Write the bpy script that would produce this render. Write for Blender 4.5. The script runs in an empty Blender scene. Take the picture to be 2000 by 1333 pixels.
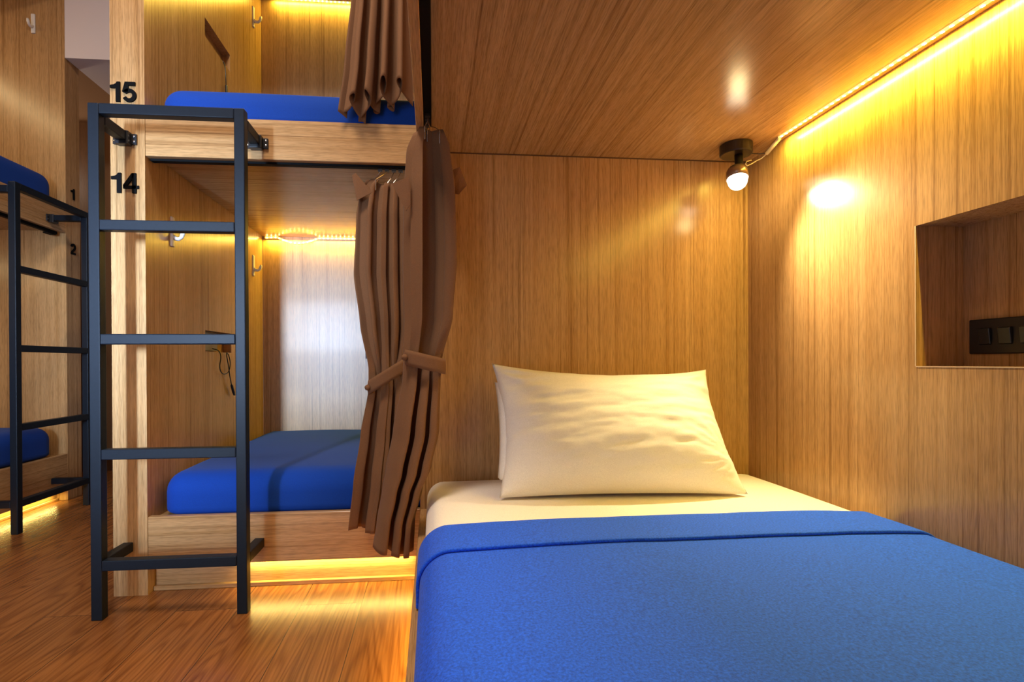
import bpy, bmesh, math, random
from mathutils import Vector, Matrix, noise
random.seed(7)
SC = bpy.context.scene
COL = SC.collection

# ------------------------------------------------------------------ camera
F_PX, CX, CY = 998.694, 935.737, 711.872          # focal length and principal point (2000 x 1333 frame)
YAW, PITCH, ROLL, CAM_H = 0.0900, 0.0037, 0.0047, 0.6149
r0 = Vector((math.cos(YAW), -math.sin(YAW), 0)); f0 = Vector((math.sin(YAW), math.cos(YAW), 0)); u0 = Vector((0, 0, 1))
fw = f0 * math.cos(PITCH) - u0 * math.sin(PITCH)
u1 = u0 * math.cos(PITCH) + f0 * math.sin(PITCH)
rt = r0 * math.cos(ROLL) - u1 * math.sin(ROLL)
up = r0 * math.sin(ROLL) + u1 * math.cos(ROLL)
cam_data = bpy.data.cameras.new('camera')
cam = bpy.data.objects.new('camera', cam_data); COL.objects.link(cam)
m3 = Matrix((rt, up, -fw)).transposed()
cam.matrix_world = Matrix.Translation((0, 0, CAM_H)) @ m3.to_4x4()
cam_data.sensor_width = 36.0
cam_data.lens = F_PX / 2000 * 36.0
cam_data.shift_x = (1000 - CX) / 2000
cam_data.shift_y = (CY - 666.5) / 2000
cam_data.clip_start = 0.02
SC.camera = cam

# ------------------------------------------------------------------ view, world, lights
SC.view_settings.view_transform = 'Standard'
SC.view_settings.look = 'None'
SC.view_settings.exposure = 0.25
SC.view_settings.gamma = 1.0
SC.view_settings.use_curve_mapping = False
world = bpy.data.worlds.new('world'); SC.world = world
world.use_nodes = True
bg = world.node_tree.nodes['Background']
bg.inputs[0].default_value = (0.75, 0.87, 1.0, 1); bg.inputs[1].default_value = 1.0

def area(name, loc, look, sx, sy, power, col, spread=180):
    L = bpy.data.lights.new(name, 'AREA'); L.shape = 'RECTANGLE'; L.size = sx; L.size_y = sy
    L.energy = power; L.color = col; L.spread = math.radians(spread)
    o = bpy.data.objects.new(name, L); COL.objects.link(o)
    o.location = loc
    d = Vector(look)
    o.rotation_euler = d.to_track_quat('-Z', 'Y').to_euler()
    return o
LEDC = (1.0, 0.75, 0.10)
UNDER = (1.0, 0.79, 0.22)
DAY = (0.49, 0.68, 1.0)
area('daylight_window', (-1.10, -1.045, 0.80), (0.0, 1, 0), 1.0, 1.45, 3.2, DAY, 70)
area('daylight_gap', (-1.0, -1.04, 0.88), (0.04, 1, -0.03), 0.11, 0.40, 7.6, DAY, 36)
area('aisle_fill_light', (-0.48, 0.5, 2.70), (0, 0, -1), 0.5, 0.5, 34.0, (1.0, 0.84, 0.70))  # fill light added above the aisle, not a known fixture
# LED strips: long thin lights in the line of each strip (size_y runs along the strip)
def strip_light(name, p0, p1, look, w, power, col):
    p0, p1 = Vector(p0), Vector(p1); d = (p1 - p0)
    L = bpy.data.lights.new(name, 'AREA'); L.shape = 'RECTANGLE'; L.size = d.length; L.size_y = w
    L.energy = power; L.color = col
    o = bpy.data.objects.new(name, L); COL.objects.link(o)
    z = -Vector(look).normalized(); x = d.normalized(); y = z.cross(x).normalized(); x = y.cross(z)
    o.matrix_world = Matrix.Translation((p0 + p1) / 2) @ Matrix((x, y, z)).transposed().to_4x4()
    return o
strip_light('led_light_near', (0.903, 1.25, 1.1930), (0.903, -0.35, 1.1930), (0.25, 0, -1), 0.006, 9.5, LEDC)
strip_light('led_light_lower', (-0.74, 2.350, 1.168), (1.10, 2.350, 1.168), (0, 0.05, -1), 0.006, 7.0, LEDC)
strip_light('led_light_upper', (-0.70, 2.350, 2.242), (1.10, 2.350, 2.242), (0, 0.05, -1), 0.006, 7.0, LEDC)
strip_light('led_light_underbed', (-0.52, 1.457, 0.0695), (-0.06, 1.457, 0.0695), (0, 0, -1), 0.006, 0.85, UNDER)
strip_light('led_light_underbed_near', (-0.010, 1.40, 0.0695), (-0.010, -0.4, 0.0695), (0, 0, -1), 0.006, 6.0, (1.0, 0.72, 0.12))
strip_light('led_light_underbed_left', (-1.677, 2.44, 0.036), (-1.677, 0.6, 0.036), (0, 0, -1), 0.006, 2.4, UNDER)
strip_light('led_light_left_upper', (-2.55, 2.40, 2.24), (-2.55, 0.6, 2.24), (0.2, 0, -1), 0.006, 9.0, (1.0, 0.74, 0.36))
strip_light('led_light_left_lower', (-2.55, 2.40, 1.19), (-2.55, 0.6, 1.19), (0.2, 0, -1), 0.006, 7.0, (1.0, 0.74, 0.36))
BULBC = (1.0, 0.80, 0.47)
BULB = Vector((0.811, 1.297, 1.096))
L = bpy.data.lights.new('lamp_beam', 'SPOT'); L.energy = 37; L.color = BULBC; L.spot_size = math.radians(122); L.spot_blend = 1.0; L.shadow_soft_size = 0.024
lamp_beam = bpy.data.objects.new('lamp_beam', L); COL.objects.link(lamp_beam)
lamp_beam.location = BULB + Vector((-0.004, -0.016, -0.030))
lamp_beam.rotation_euler = Vector((-0.12, -0.72, -0.68)).to_track_quat('-Z', 'Y').to_euler()

L = bpy.data.lights.new('lamp_glow', 'POINT'); L.energy = 0.4; L.color = (1.0, 0.76, 0.36); L.shadow_soft_size = 0.022
lamp_glow = None
def point(name, loc, power, col, r):
    P = bpy.data.lights.new(name, 'POINT'); P.energy = power; P.color = col; P.shadow_soft_size = r
    o = bpy.data.objects.new(name, P); COL.objects.link(o); o.location = loc; return o
point('corridor_fill', (-2.35, 2.86, 1.75), 5.0, (1.0, 0.80, 0.62), 0.08)  # added fill to lift the far wall and soffit, no fixture modelled
lamp_glow = bpy.data.objects.new('lamp_glow', L); COL.objects.link(lamp_glow); lamp_glow.location = BULB + Vector((-0.004, -0.012, -0.046))

# ------------------------------------------------------------------ materials
def new_mat(name):
    m = bpy.data.materials.new(name); m.use_nodes = True
    nt = m.node_tree; return m, nt, nt.nodes['Principled BSDF']
def nd(nt, t, **kw):
    n = nt.nodes.new(t)
    for k, v in kw.items(): setattr(n, k, v)
    return n
def simple(name, col, rough=0.5, metal=0.0, spec=0.5, bump=None, sheen=0.0):
    m, nt, b = new_mat(name)
    b.inputs['Base Color'].default_value = (*col, 1); b.inputs['Roughness'].default_value = rough
    b.inputs['Metallic'].default_value = metal; b.inputs['Specular IOR Level'].default_value = spec
    if sheen:
        b.inputs['Sheen Weight'].default_value = sheen
        b.inputs['Sheen Roughness'].default_value = 0.5
    if bump:
        sc, st = bump
        tc = nd(nt, 'ShaderNodeTexCoord'); n = nd(nt, 'ShaderNodeTexNoise'); n.inputs['Scale'].default_value = sc; n.inputs['Detail'].default_value = 6
        nt.links.new(tc.outputs['Object'], n.inputs['Vector'])
        bp = nd(nt, 'ShaderNodeBump'); bp.inputs['Strength'].default_value = st; bp.inputs['Distance'].default_value = 0.002
        nt.links.new(n.outputs['Fac'], bp.inputs['Height']); nt.links.new(bp.outputs['Normal'], b.inputs['Normal'])
        rmp = nd(nt, 'ShaderNodeMixRGB', blend_type='MULTIPLY'); rmp.inputs[0].default_value = 0.35
        rmp.inputs[1].default_value = (*col, 1)
        cr = nd(nt, 'ShaderNodeValToRGB'); cr.color_ramp.elements[0].position = 0.3; cr.color_ramp.elements[0].color = (.55, .55, .55, 1); cr.color_ramp.elements[1].position = 0.65
        nt.links.new(n.outputs['Fac'], cr.inputs[0]); nt.links.new(cr.outputs[0], rmp.inputs[2]); nt.links.new(rmp.outputs[0], b.inputs['Base Color'])
    return m
def emit(name, col, strength):
    m, nt, b = new_mat(name)
    b.inputs['Base Color'].default_value = (*col, 1)
    b.inputs['Emission Color'].default_value = (*col, 1); b.inputs['Emission Strength'].default_value = strength
    try: m.cycles.emission_sampling = 'NONE'
    except Exception: pass
    return m
def wood(name, axis, light=(0.59, 0.355, 0.155), mid=(0.43, 0.230, 0.084), dark=(0.165, 0.066, 0.018), rough=0.22, seed=0.0):
    """laminate with straight fine grain along one axis"""
    m, nt, b = new_mat(name)
    lk = nt.links.new
    tc = nd(nt, 'ShaderNodeTexCoord')
    def noise_tex(along, across, detail, off, dist=0.0):
        mp = nd(nt, 'ShaderNodeMapping')
        s = [across] * 3; s['XYZ'.index(axis)] = along
        mp.inputs['Scale'].default_value = s; mp.inputs['Location'].default_value = (off + seed, off * 1.7 + seed, off * 0.6 + seed)
        n = nd(nt, 'ShaderNodeTexNoise'); n.inputs['Scale'].default_value = 1.0; n.inputs['Detail'].default_value = detail; n.inputs['Roughness'].default_value = 0.6
        n.inputs['Distortion'].default_value = dist
        lk(tc.outputs['Object'], mp.inputs['Vector']); lk(mp.outputs[0], n.inputs['Vector'])
        return n
    broad = noise_tex(0.30, 30.0, 4, 3.1, 0.1)
    fine = noise_tex(1.6, 190.0, 4, 8.7)
    streak = noise_tex(0.9, 125.0, 3, 14.2, 0.05)
    pores = noise_tex(28.0, 700.0, 2, 1.3)
    c1 = nd(nt, 'ShaderNodeValToRGB'); c1.color_ramp.elements[0].position = 0.34; c1.color_ramp.elements[1].position = 0.66
    c1.color_ramp.elements[0].color = (*mid, 1); c1.color_ramp.elements[1].color = (*light, 1)
    mixn = nd(nt, 'ShaderNodeMath', operation='MULTIPLY_ADD'); mixn.inputs[1].default_value = 0.46
    lk(broad.outputs['Fac'], mixn.inputs[0])
    hf = nd(nt, 'ShaderNodeMath', operation='MULTIPLY'); hf.inputs[1].default_value = 0.54
    lk(fine.outputs['Fac'], hf.inputs[0]); lk(hf.outputs[0], mixn.inputs[2]); lk(mixn.outputs[0], c1.inputs[0])
    c2 = nd(nt, 'ShaderNodeValToRGB'); c2.color_ramp.elements[0].position = 0.55; c2.color_ramp.elements[0].color = (0, 0, 0, 1)
    c2.color_ramp.elements[1].position = 0.74; c2.color_ramp.elements[1].color = (.72, .72, .72, 1)
    lk(streak.outputs['Fac'], c2.inputs[0])
    mx = nd(nt, 'ShaderNodeMixRGB'); mx.inputs[2].default_value = (*dark, 1)
    lk(c2.outputs[0], mx.inputs[0]); lk(c1.outputs[0], mx.inputs[1])
    c3 = nd(nt, 'ShaderNodeValToRGB'); c3.color_ramp.elements[0].position = 0.34; c3.color_ramp.elements[0].color = (.70, .70, .70, 1); c3.color_ramp.elements[1].position = 0.56
    lk(pores.outputs['Fac'], c3.inputs[0])
    mu = nd(nt, 'ShaderNodeMixRGB', blend_type='MULTIPLY'); mu.inputs[0].default_value = 1.0
    lk(mx.outputs[0], mu.inputs[1]); lk(c3.outputs[0], mu.inputs[2])
    lk(mu.outputs[0], b.inputs['Base Color'])
    b.inputs['Roughness'].default_value = rough; b.inputs['Specular IOR Level'].default_value = 0.5 if rough > 0.3 else 0.34
    bp = nd(nt, 'ShaderNodeBump'); bp.inputs['Strength'].default_value = 0.10; bp.inputs['Distance'].default_value = 0.0006
    lk(fine.outputs['Fac'], bp.inputs['Height']); lk(bp.outputs[0], b.inputs['Normal'])
    return m
def floor_mat():
    m, nt, b = new_mat('floor_vinyl_oak'); lk = nt.links.new
    tc = nd(nt, 'ShaderNodeTexCoord')
    sw = nd(nt, 'ShaderNodeMapping'); sw.inputs['Rotation'].default_value = (0, 0, math.radians(90)); sw.inputs['Location'].default_value = (0.07, 0.032, 0)
    lk(tc.outputs['Object'], sw.inputs['Vector'])
    br = nd(nt, 'ShaderNodeTexBrick'); br.offset = 0.37; br.inputs['Scale'].default_value = 1.0
    br.inputs['Brick Width'].default_value = 0.92; br.inputs['Row Height'].default_value = 0.152
    br.inputs['Mortar Size'].default_value = 0.0009; br.inputs['Mortar Smooth'].default_value = 0.2; br.inputs['Bias'].default_value = 0.0
    br.inputs['Color1'].default_value = (0.12, 0.12, 0.12, 1); br.inputs['Color2'].default_value = (0.9, 0.9, 0.9, 1); br.inputs['Mortar'].default_value = (0.5, 0.5, 0.5, 1)
    lk(sw.outputs[0], br.inputs['Vector'])
    # every plank samples another stretch of the grain
    off = nd(nt, 'ShaderNodeVectorMath', operation='SCALE'); off.inputs['Scale'].default_value = 7.3
    lk(br.outputs['Color'], off.inputs[0])
    add = nd(nt, 'ShaderNodeVectorMath', operation='ADD'); lk(tc.outputs['Object'], add.inputs[0]); lk(off.outputs[0], add.inputs[1])
    mp = nd(nt, 'ShaderNodeMapping'); mp.inputs['Scale'].default_value = (9.0, 0.95, 9.0); lk(add.outputs[0], mp.inputs['Vector'])
    n1 = nd(nt, 'ShaderNodeTexNoise'); n1.inputs['Scale'].default_value = 1.0; n1.inputs['Detail'].default_value = 2; n1.inputs['Distortion'].default_value = 0.4
    lk(mp.outputs[0], n1.inputs['Vector'])
    ml = nd(nt, 'ShaderNodeMath', operation='MULTIPLY'); ml.inputs[1].default_value = 18.0; lk(n1.outputs['Fac'], ml.inputs[0])
    si = nd(nt, 'ShaderNodeMath', operation='FRACT'); lk(ml.outputs[0], si.inputs[0])
    pp = nd(nt, 'ShaderNodeMath', operation='PINGPONG'); pp.inputs[1].default_value = 0.5; lk(ml.outputs[0], pp.inputs[0])
    rings = nd(nt, 'ShaderNodeValToRGB'); rings.color_ramp.elements[0].position = 0.02; rings.color_ramp.elements[0].color = (0, 0, 0, 1); rings.color_ramp.elements[1].position = 0.32
    lk(pp.outputs[0], rings.inputs[0])
    mp2 = nd(nt, 'ShaderNodeMapping'); mp2.inputs['Scale'].default_value = (240.0, 5.0, 240.0); lk(add.outputs[0], mp2.inputs['Vector'])
    n2 = nd(nt, 'ShaderNodeTexNoise'); n2.inputs['Scale'].default_value = 1.0; n2.inputs['Detail'].default_value = 3; lk(mp2.outputs[0], n2.inputs['Vector'])
    c = nd(nt, 'ShaderNodeMixRGB'); c.inputs[1].default_value = (0.215, 0.074, 0.018, 1); c.inputs[2].default_value = (0.315, 0.122, 0.033, 1); lk(rings.outputs[0], c.inputs[0])
    fr = nd(nt, 'ShaderNodeValToRGB'); fr.color_ramp.elements[0].position = 0.36; fr.color_ramp.elements[0].color = (.74, .69, .64, 1); fr.color_ramp.elements[1].position = 0.6
    lk(n2.outputs['Fac'], fr.inputs[0])
    mu = nd(nt, 'ShaderNodeMixRGB', blend_type='MULTIPLY'); mu.inputs[0].default_value = 1.0; lk(c.outputs[0], mu.inputs[1]); lk(fr.outputs[0], mu.inputs[2])
    tone = nd(nt, 'ShaderNodeMixRGB', blend_type='MULTIPLY'); tone.inputs[0].default_value = 0.22; lk(mu.outputs[0], tone.inputs[1]); lk(br.outputs['Color'], tone.inputs[2])
    seam = nd(nt, 'ShaderNodeMixRGB'); seam.inputs[2].default_value = (0.05, 0.02, 0.008, 1); lk(br.outputs['Fac'], seam.inputs[0]); lk(tone.outputs[0], seam.inputs[1])
    lk(seam.outputs[0], b.inputs['Base Color'])
    b.inputs['Roughness'].default_value = 0.27
    bp = nd(nt, 'ShaderNodeBump'); bp.inputs['Strength'].default_value = 0.35; bp.inputs['Distance'].default_value = 0.0012
    lk(n2.outputs['Fac'], bp.inputs['Height']); lk(bp.outputs[0], b.inputs['Normal'])
    return m
def cloth(name, col, rough=0.85, sheen=0.25, scale=900, strength=0.25, var=(0.80, 1.16)):
    m, nt, b = new_mat(name); lk = nt.links.new
    tc = nd(nt, 'ShaderNodeTexCoord')
    n = nd(nt, 'ShaderNodeTexNoise'); n.inputs['Scale'].default_value = scale; n.inputs['Detail'].default_value = 5; n.inputs['Roughness'].default_value = 0.7
    lk(tc.outputs['Object'], n.inputs['Vector'])
    cr = nd(nt, 'ShaderNodeValToRGB'); cr.color_ramp.elements[0].position = 0.32; cr.color_ramp.elements[1].position = 0.68
    cr.color_ramp.elements[0].color = (*[c * var[0] for c in col], 1); cr.color_ramp.elements[1].color = (*[min(1, c * var[1]) for c in col], 1)
    lk(n.outputs['Fac'], cr.inputs[0]); lk(cr.outputs[0], b.inputs['Base Color'])
    b.inputs['Roughness'].default_value = rough; b.inputs['Sheen Weight'].default_value = sheen; b.inputs['Specular IOR Level'].default_value = 0.25
    bp = nd(nt, 'ShaderNodeBump'); bp.inputs['Strength'].default_value = strength; bp.inputs['Distance'].default_value = 0.0008
    lk(n.outputs['Fac'], bp.inputs['Height']); lk(bp.outputs[0], b.inputs['Normal'])
    return m

WX, WY, WZ = wood('oak_laminate_across', 'X'), wood('oak_laminate_deep', 'Y'), wood('oak_laminate_upright', 'Z')
WZ2 = wood('oak_laminate_upright_side', 'Z', seed=5.3)
WZ3 = wood('oak_laminate_upright_satin', 'Z', rough=0.36, seed=9.1)
FLOOR = floor_mat()
WHITE_PAINT = simple('white_paint', (0.78, 0.70, 0.68), 0.7)
BROWN_PAINT = simple('brown_wall', (0.30, 0.19, 0.11), 0.6)
DOOR_WOOD = wood('dark_door', 'Z', (0.13, 0.062, 0.026), (0.10, 0.046, 0.019), (0.06, 0.027, 0.011), 0.4)
STEEL = simple('black_powder_coat', (0.006, 0.010, 0.016), 0.45, 0.0, 0.2, bump=(140, 0.06))
BLACK = simple('black_plastic', (0.012, 0.012, 0.013), 0.35)
BLACKM = simple('black_acrylic', (0.002, 0.002, 0.002), 0.6, 0.0, 0.08)
RAIL = simple('black_rail', (0.003, 0.003, 0.003), 0.6, 0.0, 0.1)
LAMPM = simple('lamp_black', (0.03, 0.026, 0.024), 0.28, 0.3)
CHROME = simple('brushed_metal', (0.55, 0.50, 0.45), 0.25, 1.0)
WHITEP = simple('white_plastic', (0.80, 0.76, 0.70), 0.35)
BLUE = cloth('blue_cotton', (0.001, 0.042, 0.29), 0.85, 0.03, 700, 0.15)
BLANKET = cloth('blue_fleece', (0.010, 0.092, 0.80), 0.9, 0.06, 300, 0.9, (0.62, 1.45))
SHEET = cloth('white_sheet', (0.86, 0.80, 0.72), 0.8, 0.1, 900, 0.08)
PILLOWM = cloth('white_pillowcase', (0.88, 0.82, 0.74), 0.75, 0.1, 900, 0.08)
CURT = cloth('brown_curtain', (0.185, 0.086, 0.036), 0.85, 0.04, 800, 0.25)
TAPE = simple('led_tape', (0.75, 0.62, 0.30), 0.4)
LEDM = emit('led_diode', (1.0, 0.80, 0.32), 14.0)
LEDT = emit('led_tape_glow', (1.0, 0.70, 0.16), 1.6)
BULBM = emit('lit_bulb', (1.0, 0.88, 0.66), 9.0)
WIRE = simple('cream_wire', (0.75, 0.60, 0.38), 0.4)

# ------------------------------------------------------------------ builders
def tag(o, label=None, cat=None, group=None, kind=None):
    if label: o['label'] = label
    if cat: o['category'] = cat
    if group: o['group'] = group
    if kind: o['kind'] = kind
    return o
def empty(name, loc, label, cat, group=None):
    o = bpy.data.objects.new(name, None); COL.objects.link(o); o.location = loc; o.empty_display_size = 0.05
    tag(o, label, cat, group); bpy.context.view_layer.update(); return o
def setp(o, parent):
    if parent is not None:
        o.parent = parent
        w = Matrix.Translation(parent.location) if parent.parent is None else Matrix.Identity(4)
        p = parent
        if parent.type == 'EMPTY': o.matrix_parent_inverse = Matrix.Translation(parent.location).inverted()
    return o
def mesh(name, verts, faces, mat, parent=None, smooth=False, bevel=0.0, seg=1, solid=0.0, sub=0, edge_split=False):
    me = bpy.data.meshes.new(name); me.from_pydata([tuple(v) for v in verts], [], faces); me.update()
    bm = bmesh.new(); bm.from_mesh(me); bmesh.ops.recalc_face_normals(bm, faces=bm.faces); bm.to_mesh(me); bm.free()
    if mat: me.materials.append(mat)
    o = bpy.data.objects.new(name, me); COL.objects.link(o); setp(o, parent)
    if smooth:
        for p in me.polygons: p.use_smooth = True
    if solid:
        s = o.modifiers.new('solid', 'SOLIDIFY'); s.thickness = solid; s.offset = 0
    if bevel:
        b = o.modifiers.new('bevel', 'BEVEL'); b.width = bevel; b.segments = seg; b.limit_method = 'ANGLE'; b.angle_limit = math.radians(40)
    if sub:
        s = o.modifiers.new('sub', 'SUBSURF'); s.levels = sub; s.render_levels = sub
    return o
class MB:
    def __init__(s): s.v, s.f = [], []
    def add(s, v, f):
        k = len(s.v); s.v += [tuple(p) for p in v]; s.f += [tuple(i + k for i in q) for q in f]; return s
    def box(s, x0, x1, y0, y1, z0, z1):
        v = [(x, y, z) for x in (x0, x1) for y in (y0, y1) for z in (z0, z1)]
        return s.add(v, [(0, 1, 3, 2), (4, 6, 7, 5), (0, 4, 5, 1), (2, 3, 7, 6), (0, 2, 6, 4), (1, 5, 7, 3)])
    def tube(s, pts, r, n=8, cap=True):
        pts = [Vector(p) for p in pts]; rings = []
        rr = r if isinstance(r, (list, tuple)) else [r] * len(pts)
        ref = None
        for i, p in enumerate(pts):
            d = (pts[min(i + 1, len(pts) - 1)] - pts[max(i - 1, 0)]).normalized()
            if ref is None: ref = d.orthogonal().normalized()
            ref = (ref - d * ref.dot(d)); ref = ref.normalized() if ref.length > 1e-6 else d.orthogonal().normalized()
            q = d.cross(ref)
            rings.append([p + (ref * math.cos(2 * math.pi * k / n) + q * math.sin(2 * math.pi * k / n)) * rr[i] for k in range(n)])
        v = [p for R in rings for p in R]; f = []
        for i in range(len(rings) - 1):
            for k in range(n):
                f.append((i * n + k, i * n + (k + 1) % n, (i + 1) * n + (k + 1) % n, (i + 1) * n + k))
        if cap: f += [tuple(range(n))[::-1], tuple((len(rings) - 1) * n + k for k in range(n))]
        return s.add(v, f)
    def lathe(s, prof, M=Matrix.Identity(4), n=32):
        """prof: (radius, height) pairs turned about the local z axis"""
        v, f = [], []
        for (r, z) in prof:
            for k in range(n):
                a = 2 * math.pi * k / n; v.append(M @ Vector((r * math.cos(a), r * math.sin(a), z)))
        m = len(prof)
        for i in range(m - 1):
            for k in range(n): f.append((i * n + k, i * n + (k + 1) % n, (i + 1) * n + (k + 1) % n, (i + 1) * n + k))
        if prof[0][0] > 1e-5: f.append(tuple(range(n))[::-1])
        if prof[-1][0] > 1e-5: f.append(tuple((m - 1) * n + k for k in range(n)))
        return s.add(v, f)
    def build(s, name, mat, parent=None, **k): return mesh(name, s.v, s.f, mat, parent, **k)
def box(name, x, y, z, mat, parent=None, bevel=0.0012, **k):
    return MB().box(x[0], x[1], y[0], y[1], z[0], z[1]).build(name, mat, parent, bevel=bevel, **k)
def structure(o): return tag(o, kind='structure')

def rounded_box(x0, x1, y0, y1, z0, z1, r, crown=0.0, nx=40, ny=40, nz=12, bulge=0.0, wob=0.0, sd=0.0):
    """rounded-edge slab with a slightly crowned top"""
    bm = bmesh.new()
    def spaced(a, b, n):
        e = min(r * 1.02, (b - a) / 2); pts = [a + e * (1 - math.cos(math.pi / 2 * i / 6)) for i in range(7)]
        k = max(2, n - 14)
        pts += [a + e + (b - a - 2 * e) * i / k for i in range(1, k)]
        pts += [b - p + a for p in reversed(pts[:7])]
        return sorted(set(round(p, 6) for p in pts))
    X, Y, Z = spaced(x0, x1, nx), spaced(y0, y1, ny), spaced(z0, z1, nz)
    vd = {}
    def V(p):
        if p not in vd: vd[p] = bm.verts.new(p)
        return vd[p]
    def face(ax, c, A, B, order):
        for i in range(len(A) - 1):
            for j in range(len(B) - 1):
                q = []
                for (a, b) in ((A[i], B[j]), (A[i + 1], B[j]), (A[i + 1], B[j + 1]), (A[i], B[j + 1])):
                    p = [0, 0, 0]; p[ax] = c; p[order[0]] = a; p[order[1]] = b; q.append(V(tuple(p)))
                bm.faces.new(q)
    face(0, X[0], Y, Z, (1, 2)); face(0, X[-1], Y, Z, (1, 2)); face(1, Y[0], X, Z, (0, 2)); face(1, Y[-1], X, Z, (0, 2)); face(2, Z[0], X, Y, (0, 1)); face(2, Z[-1], X, Y, (0, 1))
    for v in bm.verts:
        p = v.co.copy(); rr = Vector((r, r, min(r, (z1 - z0) * 0.49)))
        q = Vector((min(max(p.x, x0 + r), x1 - r), min(max(p.y, y0 + r), y1 - r), min(max(p.z, z0 + rr.z * 0.35), z1 - rr.z)))
        d = p - q
        if d.length > 1e-9:
            e = Vector((d.x / r, d.y / r, d.z / (rr.z if d.z > 0 else rr.z * 0.35))); m = max(abs(e.x), abs(e.y), abs(e.z))
            if e.length > 0: e = e / e.length * m
            v.co = q + Vector((e.x * r, e.y * r, e.z * (rr.z if d.z > 0 else rr.z * 0.35)))
        u = 2 * (p.x - x0) / (x1 - x0) - 1; w = 2 * (p.y - y0) / (y1 - y0) - 1
        h = (p.z - z0) / (z1 - z0)
        v.co.z += crown * (1 - u ** 4) * (1 - w ** 4) * h
        if wob: v.co.z += wob * h * noise.noise(Vector((p.x * 3 + sd, p.y * 3, sd)))
    bmesh.ops.recalc_face_normals(bm, faces=bm.faces)
    vs = [v.co.copy() for v in bm.verts]; bm.verts.index_update(); fs = [tuple(v.index for v in f.verts) for f in bm.faces]; bm.free()
    return vs, fs

# ------------------------------------------------------------------ the setting
FY = 1.43                       # plane of the bunk fronts
XL = -1.65                      # plane of the left-hand bunk fronts
structure(box('floor', (-3.0, 1.30), (-1.10, 3.30), (-0.05, 0.0), FLOOR, bevel=0))
structure(box('ceiling', (-3.0, 1.30), (-1.10, 3.30), (2.80, 2.85), WHITE_PAINT, bevel=0))
structure(box('wall_far', (-3.0, 1.30), (3.14, 3.24), (0.0, 2.80), BROWN_PAINT, bevel=0))
structure(box('wall_left', (-3.10, -3.0), (-1.10, 3.24), (0.0, 2.80), WHITE_PAINT, bevel=0))
structure(box('wall_right', (1.30, 1.40), (-1.10, 3.24), (0.0, 2.80), WHITE_PAINT, bevel=0))
wn = MB()
wx0, wx1, wz0, wz1 = -1.62, -0.36, 0.05, 1.56
wn.box(-3.1, wx0, -1.20, -1.10, 0, 2.8).box(wx1, 1.4, -1.20, -1.10, 0, 2.8).box(wx0, wx1, -1.20, -1.10, 0, wz0).box(wx0, wx1, -1.20, -1.10, wz1, 2.8)
structure(wn.build('wall_near', WHITE_PAINT))
wf = MB(); wf.box(wx0, wx0 + .03, -1.17, -1.13, wz0, wz1).box(wx1 - .03, wx1, -1.17, -1.13, wz0, wz1).box(wx0 + .03, wx1 - .03, -1.17, -1.13, wz0, wz0 + .03).box(wx0 + .03, wx1 - .03, -1.17, -1.13, wz1 - .03, wz1)
wf.box(wx0 + .03, wx1 - .03, -1.165, -1.135, 0.63, 0.67).box(-0.62, -0.58, -1.165, -1.135, wz0 + .03, wz1 - .03)
structure(wf.build('window_1', STEEL))
structure(box('trim_1', (XL + 0.001, -0.845), (2.473, 3.138), (2.0, 2.80), WHITE_PAINT, bevel=0))       # white bulkhead over the corridor
structure(box('baseboard_far', (-3.0, 1.2), (3.125, 3.139), (0.0, 0.12), DOOR_WOOD))
structure(box('door_1', (-2.95, -1.905), (3.10, 3.139), (0.121, 1.99), DOOR_WOOD))
fill_disc = MB(); fill_disc.lathe([(0.0, 2.72), (0.16, 2.722), (0.20, 2.745), (0.205, 2.80)], Matrix.Translation((-0.48, 0.5, 0)), 32)
o = fill_disc.build('aisle_fill_disc', emit('fill_disc_glow', (1, .92, .82), 2.0), None, smooth=True)  # glowing disc added out of view to go with the aisle fill
tag(o, 'round glowing disc added over the aisle for fill light', 'added fill light')

# ------------------------------------------------------------------ the near bunk
T = 0.018
nb = empty('bunk_bed', (0.45, 0.5, 0), 'oak laminate bunk cabin around the bed with white pillow and blue blanket', 'bunk bed', 'bunk cabins of the dormitory')
box('head_panel', (-0.037, 0.944), (FY, FY + T), (0, 2.4), WZ, nb)
NZ0, NZ1, NY0, NY1, NXB = 0.6036, 0.8735, 0.56, 0.9044, 1.026
sp = MB().box(0.926, 0.944, NY1, FY, 0, 1.30).box(0.926, 0.944, -0.52, NY0, 0, 1.30).box(0.926, 0.944, NY0, NY1, 0, NZ0).box(0.926, 0.944, NY0, NY1, NZ1, 1.30)
sp.build('side_panel', WZ2, nb)
ni = MB().box(0.944, NXB, NY1, NY1 + .012, NZ0 - .012, NZ1 + .012).box(0.944, NXB, NY0 - .012, NY0, NZ0 - .012, NZ1 + .012)
ni.box(0.944, NXB, NY0, NY1, NZ0 - .012, NZ0).box(0.944, NXB, NY0, NY1, NZ1, NZ1 + .012).box(NXB, NXB + .012, NY0 - .012, NY1 + .012, NZ0 - .012, NZ1 + .012)
ni.build('niche', WZ, nb)
ed = MB().box(0.9252, 0.9262, NY0, NY1, NZ0 - .0018, NZ0).box(0.9252, 0.9262, NY1, NY1 + .0018, NZ0, NZ1)
ed.build('niche_edging', simple('edge_band', (0.62, 0.46, 0.30), 0.35), nb)
box('ceiling_panel', (-0.019, 0.926), (-0.52, FY), (1.2011, 1.2191), WY, nb)
box('shadow_gap', (-0.018, 0.925), (FY - 0.0035, FY - 0.0002), (1.1985, 1.2010), simple('joint', (0.10, 0.04, 0.012), 0.6), nb, bevel=0)
box('fascia', (-0.037, -0.019), (-0.52, FY), (1.168, 1.30), WY, nb)
box('bed_board', (-0.037, -0.019), (-0.52, FY), (0.0764, 0.2076), WY, nb)
box('kick_board', (0.004, 0.020), (-0.52, FY), (0, 0.0764), WY, nb)
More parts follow.
